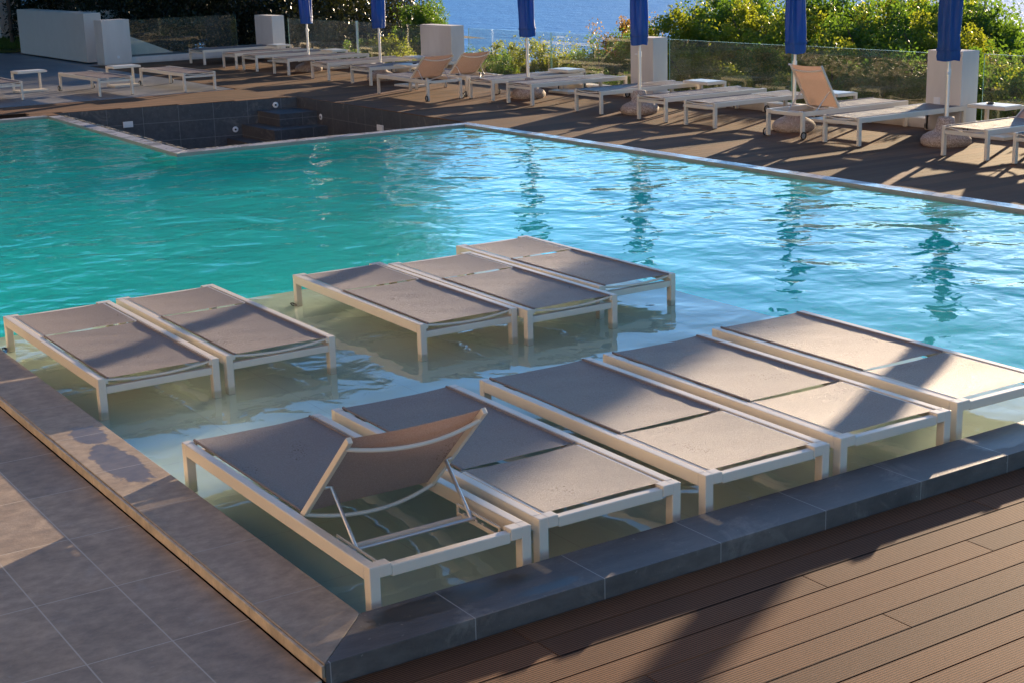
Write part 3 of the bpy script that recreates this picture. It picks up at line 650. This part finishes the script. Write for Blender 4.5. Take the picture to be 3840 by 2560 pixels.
# ------------------------------------------------------------------ foliage
def crown_mesh(name, blobs, n, size, seed, clumps=40, spread=.2, mat=None, upb=.3, shape=.42):
    rg = np.random.default_rng(seed); tot = sum(b[3]*b[4]*b[5] for b in blobs); P = []
    for (cx, cy, cz, rx, ry, rz) in blobs:
        share = rx*ry*rz/tot; k = max(4, int(clumps*share)); d = rg.normal(size=(k, 3)); d /= np.linalg.norm(d, axis=1)[:, None]
        rad = rg.uniform(.45, 1.0, k)**.6; cc = np.array([cx, cy, cz])+d*rad[:, None]*[rx, ry, rz]
        m_ = int(n*share); idx = rg.integers(0, k, m_); sp = spread*rg.uniform(.6, 1.3, k)
        q = rg.normal(size=(m_, 3)); q *= np.minimum(1, 1.6/np.linalg.norm(q, axis=1))[:, None]
        P.append(cc[idx]+q*sp[idx][:, None]*[1, 1, 1.15])
    P = np.concatenate(P); N = len(P)
    a = rg.normal(size=(N, 3)); a[:, 2] += upb; a /= np.linalg.norm(a, axis=1)[:, None]
    b = rg.normal(size=(N, 3)); b -= a*(a*b).sum(1)[:, None]; b /= np.linalg.norm(b, axis=1)[:, None]
    s = size*rg.uniform(.6, 1.35, N)[:, None]
    V = np.stack([P, P+a*s*.5+b*s*shape/2, P+a*s, P+a*s*.5-b*s*shape/2], 1).reshape(-1, 3)
    me = bpy.data.meshes.new(name); me.vertices.add(4*N); me.vertices.foreach_set('co', V.astype(np.float32).ravel()); me.loops.add(4*N)
    me.loops.foreach_set('vertex_index', np.arange(4*N, dtype=np.int32)); me.polygons.add(N)
    me.polygons.foreach_set('loop_start', np.arange(0, 4*N, 4, dtype=np.int32)); me.update(calc_edges=True); me.validate()
    me.materials.append(mat); return me
def trunk_mb(h, r, seed, limbs=4, lean=.15):
    rg = random.Random(seed); m = MB(); pts = [(0, 0, -.3)]
    for i in range(1, 7): u = i/6; pts.append((lean*h*u*math.sin(u*2+seed)*.6, lean*h*u*math.cos(seed), h*u))
    m.tube(pts, [r*(1-.6*i/6) for i in range(7)], 10)
    for k in range(limbs):
        i = rg.randint(2, 5); a = rg.uniform(0, 6.28); p = Vector(pts[i]); L_ = h*rg.uniform(.3, .55)
        m.tube([p, p+Vector((math.cos(a)*L_*.4, math.sin(a)*L_*.4, L_*.35)), p+Vector((math.cos(a)*L_*.7, math.sin(a)*L_*.7, L_*.8))], [r*.4, r*.28, r*.12], 7)
    return m
def plant(name, me, x, y, z, s, rz, tr, label, cat, group=None, szz=1.0):
    root = empty(name, (x, y, z), rz, (s, s, s*szz)); c = bpy.data.objects.new('crown', me); C.objects.link(c); c.parent = root
    if tr: t_ = bpy.data.objects.new('trunk', tr); C.objects.link(t_); t_.parent = root
    return tag(root, label, cat, group)
shr = []
for k in range(4):
    rg = random.Random(50+k)
    blobs = [(rg.uniform(-.5, .5), rg.uniform(-.7, .7), rg.uniform(.9, 2.0), rg.uniform(.45, .75), rg.uniform(.5, .8), rg.uniform(.45, .8)) for _ in range(7)]+[(0, 0, 1.2, .9, 1.0, .9)]
    blobs += [(.2, .5, .55, .9, 1.0, .6), (-.2, -.6, .5, .9, 1.0, .6)]
    blobs += [(rg.uniform(-.8, .8), rg.uniform(-.9, .9), rg.uniform(2.1, 2.5), .2, .2, .40) for _ in range(6)]
    shr.append((blobs, 100+k))
SM = {}
for mat in ('leaf_yellow', 'leaf_green', 'leaf_orange'):
    for k, (bl, sd_) in enumerate(shr):
        if mat == 'leaf_orange' and k: continue
        SM[(mat, k)] = crown_mesh('shrub leaves', bl, 27000, .070, sd_+(0 if mat == 'leaf_yellow' else 20), 170, .12, M[mat], .3, .55)
TRK = trunk_mb(2.0, .06, 5, 6).build('trunk', M['bark']); trk = TRK.data; bpy.data.objects.remove(TRK)
GS = 'shrubs beyond the glass fence'
# (x, y, top z, scale, kind, mesh) : tops follow the outline of the hedge in the photograph
shrubs = [
 (15.6, 29.2, .42, .62, 'leaf_green', 0, 'low green shrub left of the wide pillar behind glass'),
 (15.4, 27.4, .55, .62, 'leaf_yellow', 1, 'yellow green shrub behind the second umbrella and the far pane'),
 (16.0, 25.6, .35, .6, 'leaf_green', 2, 'low shrub right behind the wide pillar'),
 (17.6, 29.3, 1.5, .75, 'leaf_green', 3, 'slim upright shrub sticking up against the sea above the wide pillar'),
 (16.5, 24.4, .55, .66, 'leaf_yellow', 0, 'bright yellow green shrub right of the wide pillar'),
 (16.8, 22.9, .70, .7, 'leaf_yellow', 2, 'bright low shrub behind the brown raised backs against the sea'),
 (17.2, 21.4, .62, .7, 'leaf_green', 1, 'low green shrub behind the third umbrella'),
 (21.5, 26.2, .80, .95, 'leaf_orange', 0, 'orange tinged shrub at the left end of the tall hedge'),
 (20.5, 24.0, .95, 1.0, 'leaf_green', 3, 'green shrub behind the orange tinged one'),
 (19.6, 21.7, 1.2, 1.0, 'leaf_yellow', 1, 'rounded shrub left of the fourth umbrella'),
 (22.5, 23.6, 1.75, 1.15, 'leaf_green', 0, 'dark green bush rising left of the fourth umbrella'),
 (21.5, 21.6, 1.75, 1.1, 'leaf_green', 2, 'tall green bush right behind the fourth umbrella'),
 (17.8, 19.2, .62, .8, 'leaf_yellow', 3, 'low yellow shrub seen through the pane with reflected frames'),
 (19.8, 19.6, 1.45, 1.0, 'leaf_yellow', 0, 'yellow green bush right of the fourth umbrella'),
 (22.0, 19.3, 1.9, 1.15, 'leaf_green', 1, 'tall dark bush between the fourth and fifth umbrellas'),
 (19.2, 17.6, 1.35, 1.0, 'leaf_yellow', 2, 'brightest yellow bush midway between fourth and fifth umbrellas'),
 (17.2, 16.6, .70, .8, 'leaf_green', 0, 'low green shrub under the bright yellow bush'),
 (21.6, 17.2, 1.75, 1.1, 'leaf_yellow', 3, 'tall yellow green bush just left of the fifth umbrella'),
 (19.0, 15.6, 1.45, 1.0, 'leaf_green', 1, 'green bush behind the fifth umbrella'),
 (21.4, 15.3, 1.85, 1.15, 'leaf_green', 2, 'tall dark bush behind the fifth umbrella'),
 (17.0, 14.4, .85, .85, 'leaf_yellow', 1, 'low yellow shrub behind the pane right of the fifth umbrella'),
 (18.8, 13.9, 1.35, 1.0, 'leaf_yellow', 0, 'rounded yellow bush right of the fifth umbrella'),
 (21.2, 15.0, 1.45, 1.05, 'leaf_green', 3, 'feathery green bush left of the rightmost umbrella'),
 (16.8, 12.7, .85, .8, 'leaf_green', 2, 'low green shrub left of the right pillar'),
 (18.9, 13.1, 1.05, .9, 'leaf_yellow', 3, 'yellow shrub right behind the rightmost umbrella'),
 (17.1, 10.9, .95, .85, 'leaf_green', 1, 'spiky green shrub at the right edge against the sea'),
 (16.6, 9.8, .75, .8, 'leaf_yellow', 2, 'low shrub behind the rightmost pane'),
 (16.2, 8.2, .70, .8, 'leaf_green', 0, 'green shrub outside the right edge of the picture'),
 (24.5, 25.6, .7, 1.2, 'leaf_green', 1, 'dark bush at the back of the hedge, leftmost'), (25.0, 22.6, 1.3, 1.3, 'leaf_green', 3, 'dark bush at the back of the hedge behind the fourth umbrella'),
 (25.2, 20.4, 1.4, 1.3, 'leaf_green', 2, 'dark bush at the back of the hedge right of the fourth umbrella'), (25.0, 18.4, 1.3, 1.3, 'leaf_green', 0, 'dark bush at the back of the hedge left of the fifth umbrella'),
 (24.6, 16.6, 1.2, 1.25, 'leaf_green', 3, 'dark bush at the back of the hedge right of the fifth umbrella'),
]
for i_, y_ in enumerate((7.2, 8.9, 10.5, 12.2, 13.8, 15.4, 17.0, 18.6, 20.2, 21.8, 23.4, 26.6, 28.2)):
    shrubs.append((14.75+.35*(i_ % 3), y_, .26+.16*((i_*7) % 4)/3, .5, ('leaf_green', 'leaf_green', 'leaf_yellow')[i_ % 3], i_ % 4, 'low filler shrub right behind the glass, '+('rightmost, outside the picture', 'at the right edge', 'at the rightmost pillar', 'left of the rightmost pillar', 'midway behind the upright orange back', 'left of the fifth umbrella', 'right of the fourth umbrella', 'behind the fourth pillar', 'left of the fourth pillar', 'left of the fourth umbrella', 'below the third umbrella cover', 'behind the wide pillar', 'left of the second umbrella')[i_]))
shrubs += [
]
for (x, y, top, s, mat, k, lb) in shrubs:
    plant('shrub', SM[(mat, k)], x, y, top-2.95*s, s, random.uniform(0, 6.28), trk, lb, 'shrub', GS)
# off frame shrubs and trees to the right: they cast the long shadows over deck and loungers
for i, (x, y, top, s, mat, k, lb) in enumerate([
 (18.0, 8.6, 1.0, .9, 'leaf_yellow', 0, 'shrub right of the picture edge, behind the low wall'), (20.0, 10.2, 1.2, 1.0, 'leaf_green', 1, 'bush right of the picture edge, in the second row'),
 (27.5, 15.2, 2.3, 1.3, 'leaf_green', 2, 'taller bush far behind the hedge, out of sight'), (27.5, 13.0, 3.0, 1.4, 'leaf_green', 3, 'tall bush beyond the right picture edge'),
 (26.0, 8.2, 2.7, 1.3, 'leaf_green', 0, 'tall bush down the slope beyond the right edge'), (24.0, 4.4, 2.3, 1.2, 'leaf_green', 1, 'bush beyond the right edge near the kerb line'),
 (25.5, 10.4, 2.75, 1.3, 'leaf_green', 2, 'tall bush down the slope right of the picture'),
 (25.2, 14.8, 5.3, .75, 'leaf_green', 1, 'tall slim bush crown just outside the upper right corner'), (27.0, 15.4, 5.6, .75, 'leaf_green', 0, 'second tall slim bush just outside the upper right corner')]):
    plant('shrub', SM[(mat, k)], x, y, top-2.95*s, s, random.uniform(0, 6.28), trk, lb, 'shrub', GS)
# dark trees behind the far corner
dk = []
for k in range(3):
    rg = random.Random(90+k)
    bl = [(rg.uniform(-2.2, 2.2), rg.uniform(-2.2, 2.2), rg.uniform(2.2, 9.5), rg.uniform(1.3, 2.1), rg.uniform(1.3, 2.1), rg.uniform(1.0, 1.8)) for _ in range(15)]
    dk.append(crown_mesh('dark leaves', bl, 48000, .125, 300+k, 300, .38, M['leaf_dark']))
TRK = trunk_mb(8, .26, 2, 7, .06).build('trunk', M['bark']); trk2 = TRK.data; bpy.data.objects.remove(TRK)
low = crown_mesh('dark undergrowth leaves', [(random.Random(i).uniform(-2.5, 2.5), random.Random(i+50).uniform(-1.2, 1.2), random.Random(i+9).uniform(.2, 2.2), .9, .8, .8) for i in range(12)], 22000, .12, 400, 160, .32, M['leaf_dark'])
GDk = 'dark trees behind the far end of the terrace'
for i, (x, y, z, s, k, lb) in enumerate([(2.0, 52, -.3, 1.15, 0, 'dark tree above the left picture edge'), (7.0, 55, -.3, 1.2, 1, 'dark tree behind the terrace wall'), (12.0, 50, -.4, 1.1, 2, 'dark tree behind the white planter box'),
    (16.0, 45.5, -.8, 1.05, 0, 'dark glossy tree above the back glass pane'), (18.2, 41.5, -1.0, 1.0, 1, 'dark tree left of the far corner pillar'), (19.2, 38.2, -1.2, .98, 2, 'dark tree directly behind the far corner pillar'),
    (20.6, 38.6, -1.4, .85, 0, 'dark tree behind the leftmost umbrella, ending the dark tree mass'), (-4, 50, -.3, 1.2, 2, 'dark tree beyond the left picture edge'), (4.5, 58, -.3, 1.3, 1, 'dark tree in the second row above the left corner'), (10, 60, -.3, 1.35, 0, 'dark tree in the second row above the terrace wall'),
    (15.5, 55, -.6, 1.3, 1, 'dark tree in the second row above the back pane'), (20, 49, -1, 1.2, 2, 'dark tree in the second row behind the corner pillar'), (23.0, 47.5, -1.6, 1.0, 0, 'dark tree in the second row behind the leftmost umbrella'),
    (1.0, 33, -.1, 1.0, 1, 'tall tree left of the picture by the upper terrace'), (-2.5, 26, -.1, 1.0, 2, 'tall tree left of the picture shading the terrace loungers'), (2.0, 29.5, -.1, .85, 0, 'tall tree left of the picture between two others'), (.2, 41.5, -.1, 1.0, 0, 'tall tree left of the picture near the lawn')]):
    plant('tree', dk[k], x, y, z, s, random.uniform(0, 6.28), trk2, lb, 'tree', GDk)
for i, (x, y, z, lb) in enumerate([(9, 49, -.2, 'dark undergrowth behind the terrace wall'), (13.5, 44, -.5, 'dark undergrowth behind the back glass pane, left part'), (16, 39, -.8, 'dark undergrowth behind the back glass pane, right part'),
    (17.5, 35, -1.1, 'dark bush behind the far corner pillar'), (17.2, 32.9, -1.3, 'dark bush behind the pane right of the corner pillar'), (11.5, 52, -.2, 'dark undergrowth behind the planter box'), (19.5, 40, -1.2, 'dark undergrowth between the tree trunks'), (13.6, 40.5, -.4, 'dark bush close behind the back glass pane'), (3, 48.5, -.2, 'dark undergrowth at the far left'), (13.4, 37.2, -.4, 'dark bush just behind the stair wall')]):
    plant('bush', low, x, y, z, 1, random.uniform(0, 6.28) if i > 2 else i, None, lb, 'bush', 'dark bushes under the trees')
# bare trunks at upper left
for (x, y, r_, h, lb) in ((12.04, 40.2, .24, 7, 'thick brown tree trunk above the terrace wall'), (10.34, 41.0, .07, 6, 'thin tree trunk by the lawn at the far left'), (15.95, 36.2, .1, 6, 'dark bare trunk just left above the far corner pillar'), (16.6, 36.6, .11, 6, 'dark bare trunk leaning right above the far corner pillar')):
    r0_ = empty('pine_tree', (x, y, -.1)); trunk_mb(h, r_, 3, 3, .03).build('trunk', M['bark'], r0_); cr = bpy.data.objects.new('crown', dk[0]); C.objects.link(cr); cr.parent = r0_; q_ = 1.1 if r_ > .09 else .8; cr.location = (0, -1.5*(q_ > 1), 3.2); cr.scale = (q_, q_, .6); tag(r0_, lb, 'tree')
# grass on the lawn
rg = np.random.default_rng(5); N = 9000
P = np.stack([rg.uniform(8.8, 12.0, N), rg.uniform(39.45, 44.1, N), np.full(N, .0)], 1); a = rg.normal(size=(N, 3))*.35; a[:, 2] = 1
V = np.stack([P, P+a*.05+[.012, 0, 0], P+a*rg.uniform(.08, .2, N)[:, None], P+a*.05-[.012, 0, 0]], 1).reshape(-1, 3)
me = bpy.data.meshes.new('grass'); me.from_pydata(V.tolist(), [], [(4*i, 4*i+1, 4*i+2, 4*i+3) for i in range(N)]); me.materials.append(M['grass'])
o = bpy.data.objects.new('grass', me); C.objects.link(o); tag(o, 'short green grass on the lawn beside the terrace wall', 'grass', kind='stuff')
